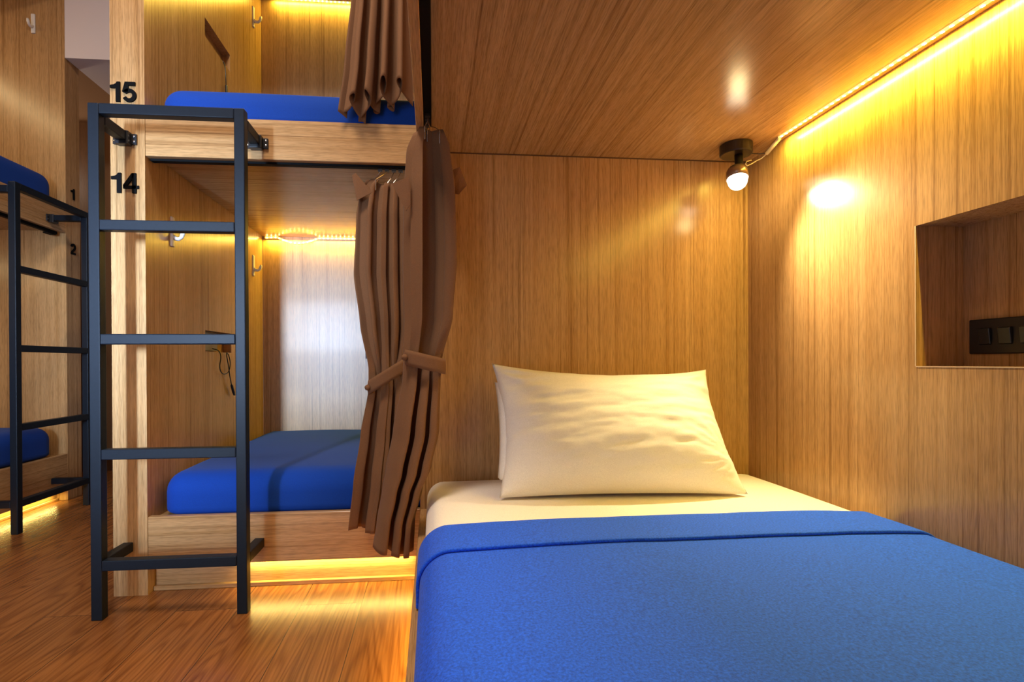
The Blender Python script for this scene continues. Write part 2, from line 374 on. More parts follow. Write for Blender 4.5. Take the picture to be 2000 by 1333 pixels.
box('slat_base', (-0.019, 0.926), (-0.52, FY), (0.1776, 0.1956), WY, nb)
box('foot_panel', (-0.037, 0.944), (-0.538, -0.52), (0, 1.30), WZ, nb)
box('curtain_rail', (-0.0185, -0.0005), (-0.50, 1.235), (1.180, 1.2008), RAIL, nb, bevel=0.001)

# ------------------------------------------------------------------ the facing bunk (14 / 15)
bb = empty('bunk_bed', (-0.2, 1.9, 0), 'oak laminate double bunk behind the black ladder, numbered 15 above 14', 'bunk bed', 'bunk cabins of the dormitory')
C0, C1, BY, RX = -0.843, -0.757, 2.367, 1.20
# side wall with the two cable slots
S = [(1.784, 2.004, 0.655, 0.727), (1.796, 2.010, 1.716, 1.779)]
sw = MB().box(C0, C1 - 0.03, FY, BY + T, 0, 2.4)
ys = (FY, BY)
def skin(z0, z1, holes):
    if not holes: sw.box(C1 - 0.03, C1, FY, BY, z0, z1); return
    y0, y1, a, b = holes
    sw.box(C1 - 0.03, C1, FY, BY, z0, a); sw.box(C1 - 0.03, C1, FY, BY, b, z1); sw.box(C1 - 0.03, C1, FY, y0, a, b); sw.box(C1 - 0.03, C1, y1, BY, a, b)
skin(0, 1.1925, S[0]); skin(1.1925, 2.4, S[1])
sw.build('side_wall', WZ, bb)
box('back_panel', (C1, RX), (BY, BY + T), (0, 2.4), WZ3, bb)
BX0, BX1 = C1 + 0.0006, -0.0376
box('bed_board', (BX0, BX1), (FY, FY + T), (0.0764, 0.2076), WX, bb)
box('kick_board', (BX0, RX), (1.4664, 1.4844), (0, 0.0764), WX, bb)
box('floor_trim', (BX0, -0.02), (1.455, 1.4662), (0, 0.012), WX, bb)
box('fascia', (BX0, BX1), (FY, FY + T), (1.1664, 1.2741), WX, bb)
box('slat_base', (BX0, RX), (FY + T, BY), (0.1776, 0.1956), WX, bb)
box('ceiling_panel', (BX0, RX), (FY + T, BY), (1.1831, 1.2011), WX, bb)
box('slat_base', (BX0, RX), (FY + T, BY), (1.2441, 1.2621), WX, bb)
box('ceiling_panel', (BX0, RX), (FY + T, BY), (2.258, 2.276), WX, bb)
box('fascia', (BX0, BX1), (FY, FY + T), (2.235, 2.34), WX, bb)
box('end_panel', (RX, RX + T), (FY + T, BY + T), (0, 2.4), WZ, bb)
box('curtain_rail', (BX0 + 0.003, -0.045), (1.4484, 1.466), (1.1605, 1.1828), RAIL, bb, bevel=0.001)
box('curtain_rail', (BX0 + 0.02, -0.045), (1.452, 1.470), (2.235, 2.2578), RAIL, bb, bevel=0.001)
# flat dark patch painting the shade of a back-wall recess, half behind the curtain
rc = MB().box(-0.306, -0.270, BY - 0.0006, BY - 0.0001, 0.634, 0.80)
rc.build('slot_shade_patch', simple('slot_shade', (0.05, 0.022, 0.010), 0.6), bb)

# ------------------------------------------------------------------ the left-hand bunk (1 / 2)
lb = empty('bunk_bed', (-2.1, 1.6, 0), 'oak laminate double bunk at far left, numbered 1 above 2', 'bunk bed', 'bunk cabins of the dormitory')
LY0, LY1, LYC = 0.40, 2.473, 2.566
box('side_wall', (-2.60, XL), (LY1, LYC), (0, 2.4), WZ, lb)
box('back_panel', (-2.618, -2.60), (LY0, LYC), (0, 2.4), WZ2, lb)
box('bed_board', (XL - T, XL), (LY0, LY1 - 0.0006), (0.042, 0.2115), WY, lb)
box('kick_board', (-1.716, -1.698), (LY0, LY1), (0, 0.042), WY, lb)
box('floor_trim', (-1.697, -1.688), (LY0, LY1 - 0.001), (0, 0.010), WY, lb)
box('fascia', (XL - T, XL), (LY0, LY1 - 0.0006), (1.207, 1.318), WY, lb)
box('slat_base', (-2.60, XL - T), (LY0, LY1), (0.185, 0.203), WY, lb)
box('ceiling_panel', (-2.60, XL - T), (LY0, LY1), (1.218, 1.236), WY, lb)
box('slat_base', (-2.60, XL - T), (LY0, LY1), (1.285, 1.303), WY, lb)
box('ceiling_panel', (-2.60, XL - T), (LY0, LY1), (2.30, 2.318), WY, lb)
box('fascia', (XL - T, XL), (LY0, LY1 - 0.0006), (2.28, 2.38), WY, lb)
box('foot_panel', (-2.60, XL), (LY0 - 0.09, LY0), (0, 2.4), WZ, lb)
box('curtain_rail', (XL - T - .022, XL - T - .004), (LY0 + 0.02, LY1 - 0.02), (1.196, 1.2178), RAIL, lb, bevel=0.001)
box('rail_stop', (XL - T - .026, XL - T - .001), (2.395, 2.440), (1.190, 1.1955), RAIL, lb, bevel=0.001)

# ------------------------------------------------------------------ ladders
TB = 0.025
def bar(name, x, y, z, parent): return box(name, x, y, z, STEEL, parent, bevel=0.0022, seg=2)
def ladder(label, M, tops, depth, width, arm_z):
    """local frame: x across, y away towards the bunk front (y=depth touches it), z up"""
    t = empty('bunk_ladder', M.translation, label, 'ladder', 'black steel bunk ladders')
    def add(name, b, par=None, mat=STEEL, bv=0.0022):
        o = MB().box(*b).build(name, mat, None, bevel=bv, seg=2)
        o.data.transform(M)
        setp(o, par or t); return o
    top = tops[0]
    add('post', (0, TB, 0, TB, 0, top)); add('post', (width - TB, width, 0, TB, 0, top))
    add('top_bar', (TB, width - TB, 0, TB, top - TB, top))
    for z in tops[1:]: add('rung', (TB, width - TB, 0, TB, z - TB, z))
    for k, x in enumerate((0, width - TB)):
        a = add('arm', (x, x + TB, TB, depth - 0.001, arm_z - TB, arm_z))
        x0, x1 = (x, x + TB)
        sh = 0.0
        add('bracket', (x0 - 0.004, x1 + 0.004, depth - 0.022, depth - 0.0008, arm_z - TB - 0.008, arm_z + 0.002), a, BLACK, 0.002)
        for (fa, fb, sx) in ((x0 - 0.017, x0 - 0.004, x0 - 0.011), (x1 + 0.004, x1 + 0.017, x1 + 0.011)):
            add('bracket_flange', (fa, fb, depth - 0.006, depth - 0.0008, arm_z - TB - 0.004, arm_z - 0.001), a, BLACK, 0.001)
            for zz in (arm_z - 0.008, arm_z - 0.021):
                o = MB().lathe([(0.0028, 0), (0.0028, 0.0012), (0.0012, 0.0018)], Matrix.Translation((sx, depth - 0.006, zz)) @ Matrix.Rotation(math.pi / 2, 4, 'X'), 8).build('screw', CHROME, None)
                o.data.transform(M); setp(o, a)
        add('arm', (x, x + TB, TB, depth - 0.001, tops[-1] - TB, tops[-1]))
    return t
ladder('black steel ladder fixed in front of the bunk numbered 15 and 14', Matrix.Translation((-0.817, 1.2977, 0)), (1.239, 0.961, 0.687, 0.410, 0.143), FY - 1.2977, 0.3607, 1.222)
ML = Matrix.Translation((-1.495, 1.985, 0)) @ Matrix.Rotation(math.pi / 2, 4, 'Z')
ladder('black steel ladder fixed in front of the bunk numbered 1 and 2', ML, (1.276, 0.976, 0.686, 0.398, 0.120), -1.495 - XL, 0.408, 1.262)

# ------------------------------------------------------------------ numerals
def stroke(pts, w):
    """flat ribbon outline of constant width along a 2D path"""
    n = len(pts); L_, R_ = [], []
    for i, p in enumerate(pts):
        a = Vector(pts[max(i - 1, 0)]); b = Vector(pts[min(i + 1, n - 1)]); d = (b - a).normalized(); q = Vector((-d.y, d.x))
        if 0 < i < n - 1:
            d1 = (Vector(p) - Vector(pts[i - 1])).normalized(); d2 = (Vector(pts[i + 1]) - Vector(p)).normalized()
            k = min(1.6, 1 / max(0.3, math.cos(d1.angle(d2) / 2)))
        else: k = 1
        L_.append(Vector(p) + q * w / 2 * k); R_.append(Vector(p) - q * w / 2 * k)
    return L_, R_
def arc(cx, cy, rx, ry, a0, a1, n=18):
    return [(cx + rx * math.cos(math.radians(a0 + (a1 - a0) * i / n)), cy + ry * math.sin(math.radians(a0 + (a1 - a0) * i / n))) for i in range(n + 1)]
W = 0.185
GL = {  # cap height 1
 '1': [('poly', [(0.30, 0), (0.50, 0), (0.50, 1), (0.36, 1), (0.30, 0.905), (0.20, 0.845), (0.03, 0.815), (0.03, 0.675), (0.30, 0.675)])],
 '5': [('stroke', [(0.62, 0.915), (0.215, 0.915), (0.145, 0.50), (0.19, 0.50)]), ('stroke', [(0.15, 0.505)] + arc(0.335, 0.335, 0.245, 0.245, 130, -155))],
 '4': [('poly', [(0.42, 0), (0.61, 0), (0.61, 1), (0.42, 1)]), ('poly', [(0.0, 0.22), (0.735, 0.22), (0.735, 0.375), (0.0, 0.375)]), ('poly', [(0.0, 0.30), (0.19, 0.375), (0.50, 0.80), (0.50, 1.0), (0.40, 0.985), (0.0, 0.40)])],
 '2': [('stroke', arc(0.325, 0.69, 0.225, 0.225, 172, -28) + [(0.40, 0.43), (0.20, 0.26), (0.125, 0.10)]), ('poly', [(0.02, 0), (0.60, 0), (0.60, 0.17), (0.02, 0.17)])],
}
def glyph(ch, M, t, parent):
    mb = MB()
    for kind, pts in GL[ch]:
        if kind == 'poly':
            n = len(pts); v = [M @ Vector((x, y, z)) for z in (0, t) for x, y in pts]
            mb.add(v, [tuple(range(n))[::-1], tuple(range(n, 2 * n))] + [(i, (i + 1) % n, n + (i + 1) % n, n + i) for i in range(n)])
        else:
            A, B = stroke(pts, W); n = len(A)
            v = [M @ Vector((p.x, p.y, z)) for z in (0, t) for p in A] + [M @ Vector((p.x, p.y, z)) for z in (0, t) for p in B]
            f = []
            for i in range(n - 1):
                a0, a1, A0, A1 = i, i + 1, n + i, n + i + 1; b0, b1, B0, B1 = 2 * n + i, 2 * n + i + 1, 3 * n + i, 3 * n + i + 1
                f += [(a0, a1, b1, b0), (A0, B0, B1, A1), (a0, A0, A1, a1), (b0, b1, B1, B0)]
            f += [(0, 2 * n, 3 * n, n), (n - 1, 2 * n - 1, 4 * n - 1, 3 * n - 1)]
            mb.add(v, f)
    return mb.build('digit', BLACKM, parent)
def number(txt, loc, xdir, ndir, h, adv, label):
    t = empty('number_sign', loc, label, 'number sign', 'black bunk numbers')
    x = Vector(xdir); n = Vector(ndir)
    for i, ch in enumerate(txt):
        o = Vector(loc) + x * adv * i
        M = Matrix.Translation(o) @ Matrix((x * h, Vector((0, 0, h)), n)).transposed().to_4x4()
        glyph(ch, M, 0.004, t)
number('15', (-0.8425, FY - 0.0005, 1.3055), (1, 0, 0), (0, -1, 0), 0.0525, 0.0315, 'black number 15 on the oak column above the ladder top bar')
number('14', (-0.8415, FY - 0.0005, 1.0655), (1, 0, 0), (0, -1, 0), 0.0530, 0.0315, 'black number 14 on the oak column below the bracket')
number('1', (XL + 0.0005, 2.502, 1.373), (0, 1, 0), (1, 0, 0), 0.050, 0.03, 'small black number 1 on the narrow column at far left')
number('2', (XL + 0.0005, 2.500, 1.120), (0, 1, 0), (1, 0, 0), 0.050, 0.03, 'small black number 2 on the narrow column at far left')

# ------------------------------------------------------------------ mattresses and bedding
def mattress(label, b, mat, r=0.05, crown=0.008, wob=0.004, sd=0.0, seam=True):
    v, f = rounded_box(*b, r, crown, wob=wob, sd=sd)
    o = mesh('mattress', v, f, mat, None, smooth=True)
    tag(o, label, 'mattress', 'bunk mattresses'); return o
MT = 0.318
mattress('mattress in a white fitted sheet under the pillow in the near bunk', (-0.0175, 0.9245, -0.50, 1.427, 0.1965, 0.292), SHEET, 0.045, 0.009, 0.002)
mattress('blue covered mattress in the lower bunk numbered 14', (-0.738, 1.18, 1.4495, 2.355, 0.1965, 0.318), BLUE, 0.055, 0.006, 0.006, 2.0)
mattress('blue covered mattress in the upper bunk numbered 15', (-0.738, 1.18, 1.4495, 2.355, 1.263, 1.372), BLUE, 0.055, 0.006, 0.006, 5.0)
mattress('blue covered mattress on the lower level, bunk numbered 2', (-2.58, XL - 0.020, LY0 + 0.02, 2.428, 0.204, 0.340), BLUE, 0.055, 0.006, 0.004, 7.0)
mattress('blue covered mattress on the upper level, bunk numbered 1', (-2.58, XL - 0.020, LY0 + 0.02, 2.440, 1.304, 1.450), BLUE, 0.055, 0.006, 0.004, 9.0)

# blanket: follows the mattress section, folded back at the pillow end
def section(off):
    """half-mattress cross section (x, z) with an outward offset"""
    x0, x1, z0, z1, r = -0.0175 - off, 0.9245 + min(off, 0.0008), 0.210, 0.292 + off, 0.045 + off
    pts = [(x0, z0)]
    for i in range(1, 5): pts.append((x0, z0 + (z1 - r - z0) * i / 4))
    for i in range(1, 13):
        a = math.pi - math.pi / 2 * i / 12; pts.append((x0 + r + r * math.cos(a), z1 - r + r * math.sin(a)))
    n = 44
    for i in range(1, n): pts.append((x0 + r + (x1 - x0 - 2 * r) * i / n, z1))
    for i in range(0, 13):
        a = math.pi / 2 - math.pi / 2 * i / 12; pts.append((x1 - r + r * math.cos(a), z1 - r + r * math.sin(a)))
    pts.append((x1, z1 - r - 0.02))
    out = []
    for x, z in pts:
        u = min(1, max(-1, 2 * (x - x0) / (x1 - x0) - 1)); out.append((x, z + 0.009 * (1 - u ** 4) * min(1, max(0, (z - 0.210) / (z1 - 0.210)))))
    return out
def draped(name, y_front, y_back, off, th, ny, mat, parent, curve=0.0, round_end=False):
    ys = [y_front + (y_back - y_front) * i / ny for i in range(ny + 1)]
    S_ = section(off); v = []; m = len(S_)
    for j, y in enumerate(ys):
        for i, (x, z) in enumerate(S_):
            u = i / (m - 1)
            yy = y + (curve * (1 - (2 * u - 1) ** 2) if j >= ny - 1 or curve else 0)
            dz = 0.0020 * noise.noise(Vector((x * 5, yy * 4, 3.0))) + 0.0008 * noise.noise(Vector((x * 16, yy * 12, 7.0)))
            v.append((x, yy, z + (dz if 6 < i < m - 8 else 0)))
    f = [(j * m + i, j * m + i + 1, (j + 1) * m + i + 1, (j + 1) * m + i) for j in range(ny) for i in range(m - 1)]
    o = mesh(name, v, f, mat, parent, smooth=True)
    s = o.modifiers.new('solid', 'SOLIDIFY'); s.thickness = th; s.offset = 1 if False else -1
    b = o.modifiers.new('bevel', 'BEVEL'); b.width = th * 0.42; b.segments = 3; b.limit_method = 'ANGLE'; b.angle_limit = math.radians(50)
    return o
bl = draped('blanket', -0.44, 0.962, 0.0062, 0.0050, 60, BLANKET, None)
tag(bl, 'bright blue fleece blanket spread over the near bed', 'blanket')
draped('folded_edge', 0.842, 0.970, 0.0125, 0.0058, 8, BLANKET, bl)
# pillow
TL, TR, BL_, BR = Vector((0.156, 1.352, 0.612)), Vector((0.752, 1.352, 0.592)), Vector((0.150, 1.160, 0.304)), Vector((0.730, 1.130, 0.304))
def pillow():
    N, K = 90, 64; v, f = [], []
    def surf(u, w, side):
        a, b = (u + 1) / 2, (w + 1) / 2
        # edges pulled in between the pointed corners
        pu = u * (1 - 0.075 * (1 - w * w)); pw = w * (1 - 0.19 * (1 - u * u) * (1 if w > 0 else 0.2))
        a, b = (pu + 1) / 2, (pw + 1) / 2
        base = (BL_.lerp(BR, a)).lerp(TL.lerp(TR, a), b)
        e1 = (BR - BL_).lerp(TR - TL, b).normalized(); e2 = (TL - BL_).lerp(TR - BR, a).normalized(); n = e1.cross(e2).normalized()
        prof = max(0.0, (1 - abs(u) ** 2.6)) ** 0.62 * max(0.0, (1 - abs(w) ** 2.4)) ** 0.62
        lop = 1.0 - 0.16 * w                                  # filling settles towards the bottom
        th = 0.092 * prof * lop
        wr = 0.0
        if side > 0:
            q = Vector((u * 2.2, w * 7.5 - u * 0.9, 1.7))
            wr += 0.0042 * noise.noise(q) + 0.0026 * noise.noise(q * 2.1) + 0.0012 * noise.noise(q * 4.6)
            wr += 0.0055 * math.exp(-((w - 0.18 - 0.25 * u * u) / 0.10) ** 2) * (0.5 + 0.5 * noise.noise(Vector((u * 1.6, 4.0, 2.0)))) * -1
            c = math.hypot(u - 1, w + 0.55); wr += 0.0022 * math.exp(-(c / 0.5) ** 2) * math.sin(22 * math.atan2(w + 0.55, 1.02 - u))
            c = math.hypot(u + 1, w - 0.85); wr += 0.004 * math.exp(-(c / 0.45) ** 2) * math.sin(9 * math.atan2(0.9 - w, u + 1.02))
            c = math.hypot(u - 1, w - 0.9); wr += 0.003 * math.exp(-(c / 0.40) ** 2) * math.sin(11 * math.atan2(0.95 - w, 1.02 - u))
        p = base + n * side * (th * (1.0 if side > 0 else 0.72)) + n * side * wr * min(1, prof * 3)
        zmin = 0.3035 + 0.0015 * (0.5 + 0.5 * noise.noise(Vector((u * 5, 0, 0))))
        if p.z < zmin: p.z = zmin
        if p.y > 1.424: p.y = 1.424
        return p
    for side in (1, -1):
        k = len(v)
        for j in range(K + 1):
            for i in range(N + 1): v.append(surf(-1 + 2 * i / N, -1 + 2 * j / K, side))
        f += [(k + j * (N + 1) + i, k + j * (N + 1) + i + 1, k + (j + 1) * (N + 1) + i + 1, k + (j + 1) * (N + 1) + i) for j in range(K) for i in range(N)]
    bm = bmesh.new()
    vs = [bm.verts.new(p) for p in v]
    for q in f: bm.faces.new([vs[i] for i in q])
    bmesh.ops.remove_doubles(bm, verts=bm.verts, dist=0.0002)
    bm.verts.index_update()
    vv = [p.co.copy() for p in bm.verts]; ff = [tuple(p.index for p in q.verts) for q in bm.faces]; bm.free()
    o = mesh('pillow', vv, ff, PILLOWM, None, smooth=True)
    tag(o, 'white pillow leaning against the oak head panel of the near bed', 'pillow')
    # hem of the open end of the case on the left
    h = []; 
    pts = [surf(-0.985, -0.80 + 1.45 * i / 14, 1) + Vector((-0.004, 0.010, 0)) for i in range(15)]
    rows = []
    for p in pts: k = math.sin(math.pi * (0.10 + 0.80 * len(rows) / 14)) ** 0.6; rows.append([p + Vector((0.006, -0.006, 0)), p + Vector((-0.005 * k, 0.010, 0)), p + Vector((-0.008 * k, 0.030, 0))])
    vv = [q for R in rows for q in R]; ff = [(3 * j + i, 3 * j + i + 1, 3 * j + i + 4, 3 * j + i + 3) for j in range(14) for i in range(2)]
    mesh('case_hem', vv, ff, PILLOWM, o, smooth=True, solid=0.003)
pillow()

# ------------------------------------------------------------------ curtains
def lerp_keys(keys, z):
    ks = sorted(keys, key=lambda k: -k[0])
    if z >= ks[0][0]: return ks[0][1:]
    for a, b in zip(ks, ks[1:]):
        if z >= b[0]:
            t = (a[0] - z) / (a[0] - b[0]); t = t * t * (3 - 2 * t) * 0.5 + t * 0.5
            return tuple(p + (q - p) * t for p, q in zip(a[1:], b[1:]))
    return ks[-1][1:]
def curtain_point(keys, folds, sd, s, z, lower=None):
    xl, xr, yc, amp = lerp_keys(keys, z)
    ph = sd + 0.18 * noise.noise(Vector((z * 1.3, sd, 0)))
    ss = s + 0.035 * math.sin(2 * math.pi * s + sd) + 0.02 * noise.noise(Vector((s * 3, z * 1.5, sd)))
    a = 2 * math.pi * folds * ss + ph
    wv = math.sin(a) + 0.22 * math.sin(2 * a + 1.1 + sd) + 0.10 * math.sin(3.3 * a + sd)
    if lower:
        k = min(1, max(0, (lower[0] + 0.10 - z) / 0.16)); k = k * k * (3 - 2 * k)
        a2 = 2 * math.pi * lower[1] * (ss + 0.03 * math.sin(5 * s + sd)) + sd
        wv = wv * (1 - k) + k * (math.sin(a2) + 0.22 * math.sin(2 * a2 + 0.7))
    am = amp * (0.75 + 0.5 * noise.noise(Vector((s * 4 + sd, z * 0.7, 5))))
    x = xl + (xr - xl) * s + (xr - xl) / folds * 0.30 * math.sin(2 * a)
    y = yc - am * wv
    x += 0.003 * noise.noise(Vector((s * 8, z * 1.6, sd + 9)))
    return Vector((x, y, z))
def curtain(label, keys, folds, sd, ztop, zbot, rail, hooks, flaps, band=None, lower=None, hem_tilt=0.0):
    """ztop, zbot: functions of s"""
    NS, NZ = 150, 90; v = []
    for j in range(NZ + 1):
        for i in range(NS + 1):
            s = i / NS; zt, zb = ztop(s), zbot(s)
            if hem_tilt:
                q = curtain_point(keys, folds, sd, s, zb, lower); k = lerp_keys(keys, zb); zb += hem_tilt * (k[2] - q.y) / k[3]
            z = zt + (zb - zt) * j / NZ
            v.append(curtain_point(keys, folds, sd, s, z, lower))
    f = [(j * (NS + 1) + i, j * (NS + 1) + i + 1, (j + 1) * (NS + 1) + i + 1, (j + 1) * (NS + 1) + i) for j in range(NZ) for i in range(NS)]
    c = mesh('curtain', v, f, CURT, None, smooth=True, solid=0.0016)
    tag(c, label, 'curtain', 'brown privacy curtains')
    for s in hooks:                                     # wire hooks up to the rail
        p = curtain_point(keys, folds, sd, s, ztop(s)); q = rail(s)
        mb = MB().tube([p + Vector((0, -0.002, -0.03)), p + Vector((0, -0.003, 0.0)), (p + q) / 2 + Vector((0.004, 0, 0)), q + Vector((0.002, 0, -0.004)), q], 0.0011, 6)
        mb.build('curtain_hook', CHROME, c)
        MB().box(q.x - 0.006, q.x + 0.006, q.y - 0.006, q.y + 0.006, q.z - 0.006, q.z - 0.0005).build('glider', BLACK, c)
    for tri in flaps:                                   # stiff header corners flopping over
        mesh('header_flap', tri, [tuple(range(len(tri)))], CURT, c, solid=0.002)
    if band:
        za, zb_, yoff, w = band                          # tie band: a strip round the gathered cloth, tilted
        def ring(zfun, k=40):
            pts = []
            for i in range(k + 1):
                t = 2 * math.pi * i / k
                z = zfun(0.5 - 0.5 * math.cos(t))
                xl, xr, yc, amp = lerp_keys(keys, z)
                pts.append(Vector(((xl + xr) / 2 - ((xr - xl) / 2 + 0.006) * math.cos(t), yc - (amp * 1.25 + 0.006) * math.sin(t), z)))
            return pts
        zf = lambda u: za + (zb_ - za) * u
        k = 40; P = ring(zf, k); rows = [0.5, 0.25, 0.0, -0.25, -0.5]
        vv = [p + Vector((0, 0, w * h)) + Vector(((p.x - P[k // 4].x) * 0.03 * (1 - (2 * h) ** 2), 0, 0)) for h in rows for p in P]
        ff = [(j * (k + 1) + i, j * (k + 1) + i + 1, (j + 1) * (k + 1) + i + 1, (j + 1) * (k + 1) + i) for j in range(4) for i in range(k)]
        tb = mesh('tie_band', vv, ff, CURT, c, smooth=True, solid=0.003)
        bp = P[2] + Vector((-0.004, -0.010, 0.0))
        MB().lathe([(0.0, 0.006), (0.005, 0.005), (0.0075, 0.001), (0.0075, -0.003), (0.004, -0.006)], Matrix.Translation(bp) @ Matrix.Rotation(math.radians(75), 4, 'X') @ Matrix.Rotation(math.radians(-30), 4, 'Y'), 16).build('button', CURT, tb, smooth=True)
    return c
# near bunk curtain
KA = [(1.175, -0.030, 0.022, 1.215, 0.012), (1.12, -0.048, 0.040, 1.22, 0.030), (1.02, -0.054, 0.052, 1.225, 0.050), (0.85, -0.056, 0.057, 1.225, 0.054), (0.72, -0.054, 0.048, 1.222, 0.044),
      (0.625, -0.058, 0.024, 1.215, 0.022), (0.58, -0.060, 0.020, 1.215, 0.024), (0.45, -0.082, 0.016, 1.215, 0.044), (0.36, -0.100, -0.004, 1.215, 0.050), (0.31, -0.110, -0.026, 1.215, 0.050), (0.235, -0.124, -0.046, 1.215, 0.048), (0.16, -0.134, -0.050, 1.215, 0.046)]
curtain('brown curtain tied back at the open side of the near bed', KA, 1.55, -0.38, lambda s: 1.168 - 0.020 * abs(s - 0.45) - 0.045 * max(0, s - 0.7) + 0.008 * math.sin(9 * s), lambda s: 0.172 - 0.012 * s + 0.004 * math.sin(14 * s),
        lambda s: Vector((-0.0095, 1.165 + 0.06 * s, 1.180)), (0.1, 0.35, 0.6, 0.9),
        [[(0.040, 1.222, 1.070), (0.066, 1.230, 1.085), (0.084, 1.240, 1.045), (0.064, 1.226, 1.018), (0.040, 1.22, 1.02)],
         [(-0.052, 1.190, 1.045), (-0.092, 1.195, 1.028), (-0.060, 1.19, 0.965), (-0.05, 1.19, 0.98)]], (0.628, 0.605, 0, 0.036), (0.60, 2.4))
# curtain of bunk 14
KB = [(1.15, -0.165, -0.062, 1.461, 0.010), (1.10, -0.196, -0.062, 1.452, 0.018), (1.02, -0.205, -0.060, 1.440, 0.026), (0.86, -0.208, -0.058, 1.425, 0.028), (0.72, -0.188, -0.060, 1.41, 0.026),
      (0.60, -0.166, -0.075, 1.395, 0.018), (0.55, -0.166, -0.075, 1.392, 0.018), (0.42, -0.186, -0.075, 1.385, 0.026), (0.30, -0.202, -0.080, 1.374, 0.038), (0.17, -0.216, -0.100, 1.370, 0.040)]
curtain('brown curtain tied back in the lower bunk numbered 14', KB, 4.2, 1.9, lambda s: 1.128 - 0.02 * s + 0.006 * math.sin(12 * s), lambda s: 0.178 - 0.020 * s + 0.003 * math.sin(16 * s),
        lambda s: Vector((-0.150 + 0.095 * s, 1.461, 1.160)), (0.05, 0.25, 0.45, 0.65, 0.85),
        [[(-0.165, 1.432, 1.085), (-0.208, 1.425, 1.135), (-0.218, 1.425, 1.128), (-0.205, 1.425, 1.060), (-0.172, 1.43, 1.080)]], (0.548, 0.612, 0, 0.038), (0.58, 2.1))
# curtain of bunk 15
KC = [(2.24, -0.195, -0.058, 1.425, 0.012), (1.90, -0.210, -0.058, 1.412, 0.022), (1.62, -0.214, -0.060, 1.408, 0.026), (1.42, -0.232, -0.060, 1.400, 0.036), (1.27, -0.252, -0.062, 1.396, 0.042)]
curtain('brown curtain gathered at the right of the upper bunk numbered 15', KC, 4.2, 3.3, lambda s: 2.222, lambda s: 1.294 + 0.040 / (1 + math.exp(-(s - 0.52) * 22)) + 0.010 * math.sin(15 * s),
        lambda s: Vector((-0.180 + 0.12 * s, 1.461, 2.235)), (0.1, 0.5, 0.9), [], hem_tilt=0.030)

# ------------------------------------------------------------------ LED strips
def led_strip(label, path, pitch, nrm, parent_name='led_strip', diodes=True, tape=LEDT, w=0.008):
    """path: polyline of the tape; nrm: direction the diodes face"""
    t = empty('led_strip', path[0], label, 'light strip', 'warm light strips')
    n = Vector(nrm).normalized(); P = [Vector(p) for p in path]; mb = MB()
    v, f = [], []
    for i, p in enumerate(P):
        d = (P[min(i + 1, len(P) - 1)] - P[max(i - 1, 0)]).normalized(); sd = d.cross(n).normalized() * w / 2
        nn = sd.cross(d).normalized(); nn = nn if nn.dot(n) > 0 else -nn
        v += [p + sd, p - sd, p - sd + nn * 0.0018, p + sd + nn * 0.0018]
    for i in range(len(P) - 1):
        a, b = 4 * i, 4 * i + 4
        f += [(a + k, a + (k + 1) % 4, b + (k + 1) % 4, b + k) for k in range(4)]
    f += [(0, 1, 2, 3), tuple(4 * (len(P) - 1) + k for k in range(4))]
    mesh('tape', v, f, tape, t)
    if not diodes: return t
    first = None; acc = pitch / 2
    for a, b in zip(P, P[1:]):
        L_ = (b - a).length; d = (b - a).normalized()
        while acc < L_:
            p = a + d * acc; acc += pitch
            sd = d.cross(n).normalized(); nn = sd.cross(d).normalized(); nn = nn if nn.dot(n) > 0 else -nn
            M = Matrix((d, sd, nn)).transposed().to_4x4(); M.translation = p + nn * 0.0018
            if first is None:
                first = MB().box(-0.0028, 0.0028, -0.0026, 0.0026, 0, 0.0016).build('diode', LEDM, t, bevel=0.0006)
                o = first
            else:
                o = first.copy(); COL.objects.link(o)
            o.matrix_parent_inverse = Matrix.Translation(t.location).inverted(); o.matrix_basis = M
        acc -= L_
    return t
nled = led_strip('bright warm light strip along the ceiling edge of the near bunk', [(0.905, 1.262, 1.2008), (0.905, -0.33, 1.2008)], 0.0168, (0, 0, -1))
# its plug and wires at the lamp end
MB().tube([(0.905, 1.262, 1.197), (0.9075, 1.290, 1.190), (0.908, 1.318, 1.180)], [0.0050, 0.0056, 0.0052], 10).build('connector', simple('connector_white', (0.85, 0.72, 0.45), 0.35), nled, smooth=True)
MB().tube([(0.908, 1.318, 1.180), (0.905, 1.335, 1.174), (0.897, 1.345, 1.171), (0.884, 1.350, 1.163), (0.872, 1.350, 1.158), (0.866, 1.348, 1.162), (0.868, 1.345, 1.168), (0.882, 1.345, 1.172)], 0.0016, 6).build('wire', WIRE, nled, smooth=True)
MB().tube([(0.907, 1.318, 1.181), (0.900, 1.336, 1.186), (0.886, 1.340, 1.188), (0.866, 1.335, 1.186), (0.858, 1.330, 1.184)], 0.0013, 6).build('wire', simple('dark_wire', (0.05, 0.035, 0.03), 0.4), nled, smooth=True)
sag = [(-0.745, 2.3665, 1.178), (-0.705, 2.3660, 1.179)] + [(-0.69 + 0.18 * i / 12, 2.3655 - 0.012 * math.sin(math.pi * i / 12), 1.179 - 0.027 * math.sin(math.pi * i / 12)) for i in range(13)] + [(-0.49, 2.3660, 1.179), (1.05, 2.3660, 1.179)]
led_strip('warm light strip with a sagging loop at the back of bunk 14', sag, 0.0185, (0, -1, -0.25))
led_strip('warm light strip at the top of the back wall in bunk 15', [(-0.70, 2.3660, 2.2475), (1.05, 2.3660, 2.2475)], 0.0185, (0, -1, -0.25))
led_strip('warm light strip hidden under the bed board of bunk 14', [(-0.52, 1.457, 0.0760), (-0.05, 1.457, 0.0760)], 0.0168, (0, 0, -1), diodes=False)
MB_ = None
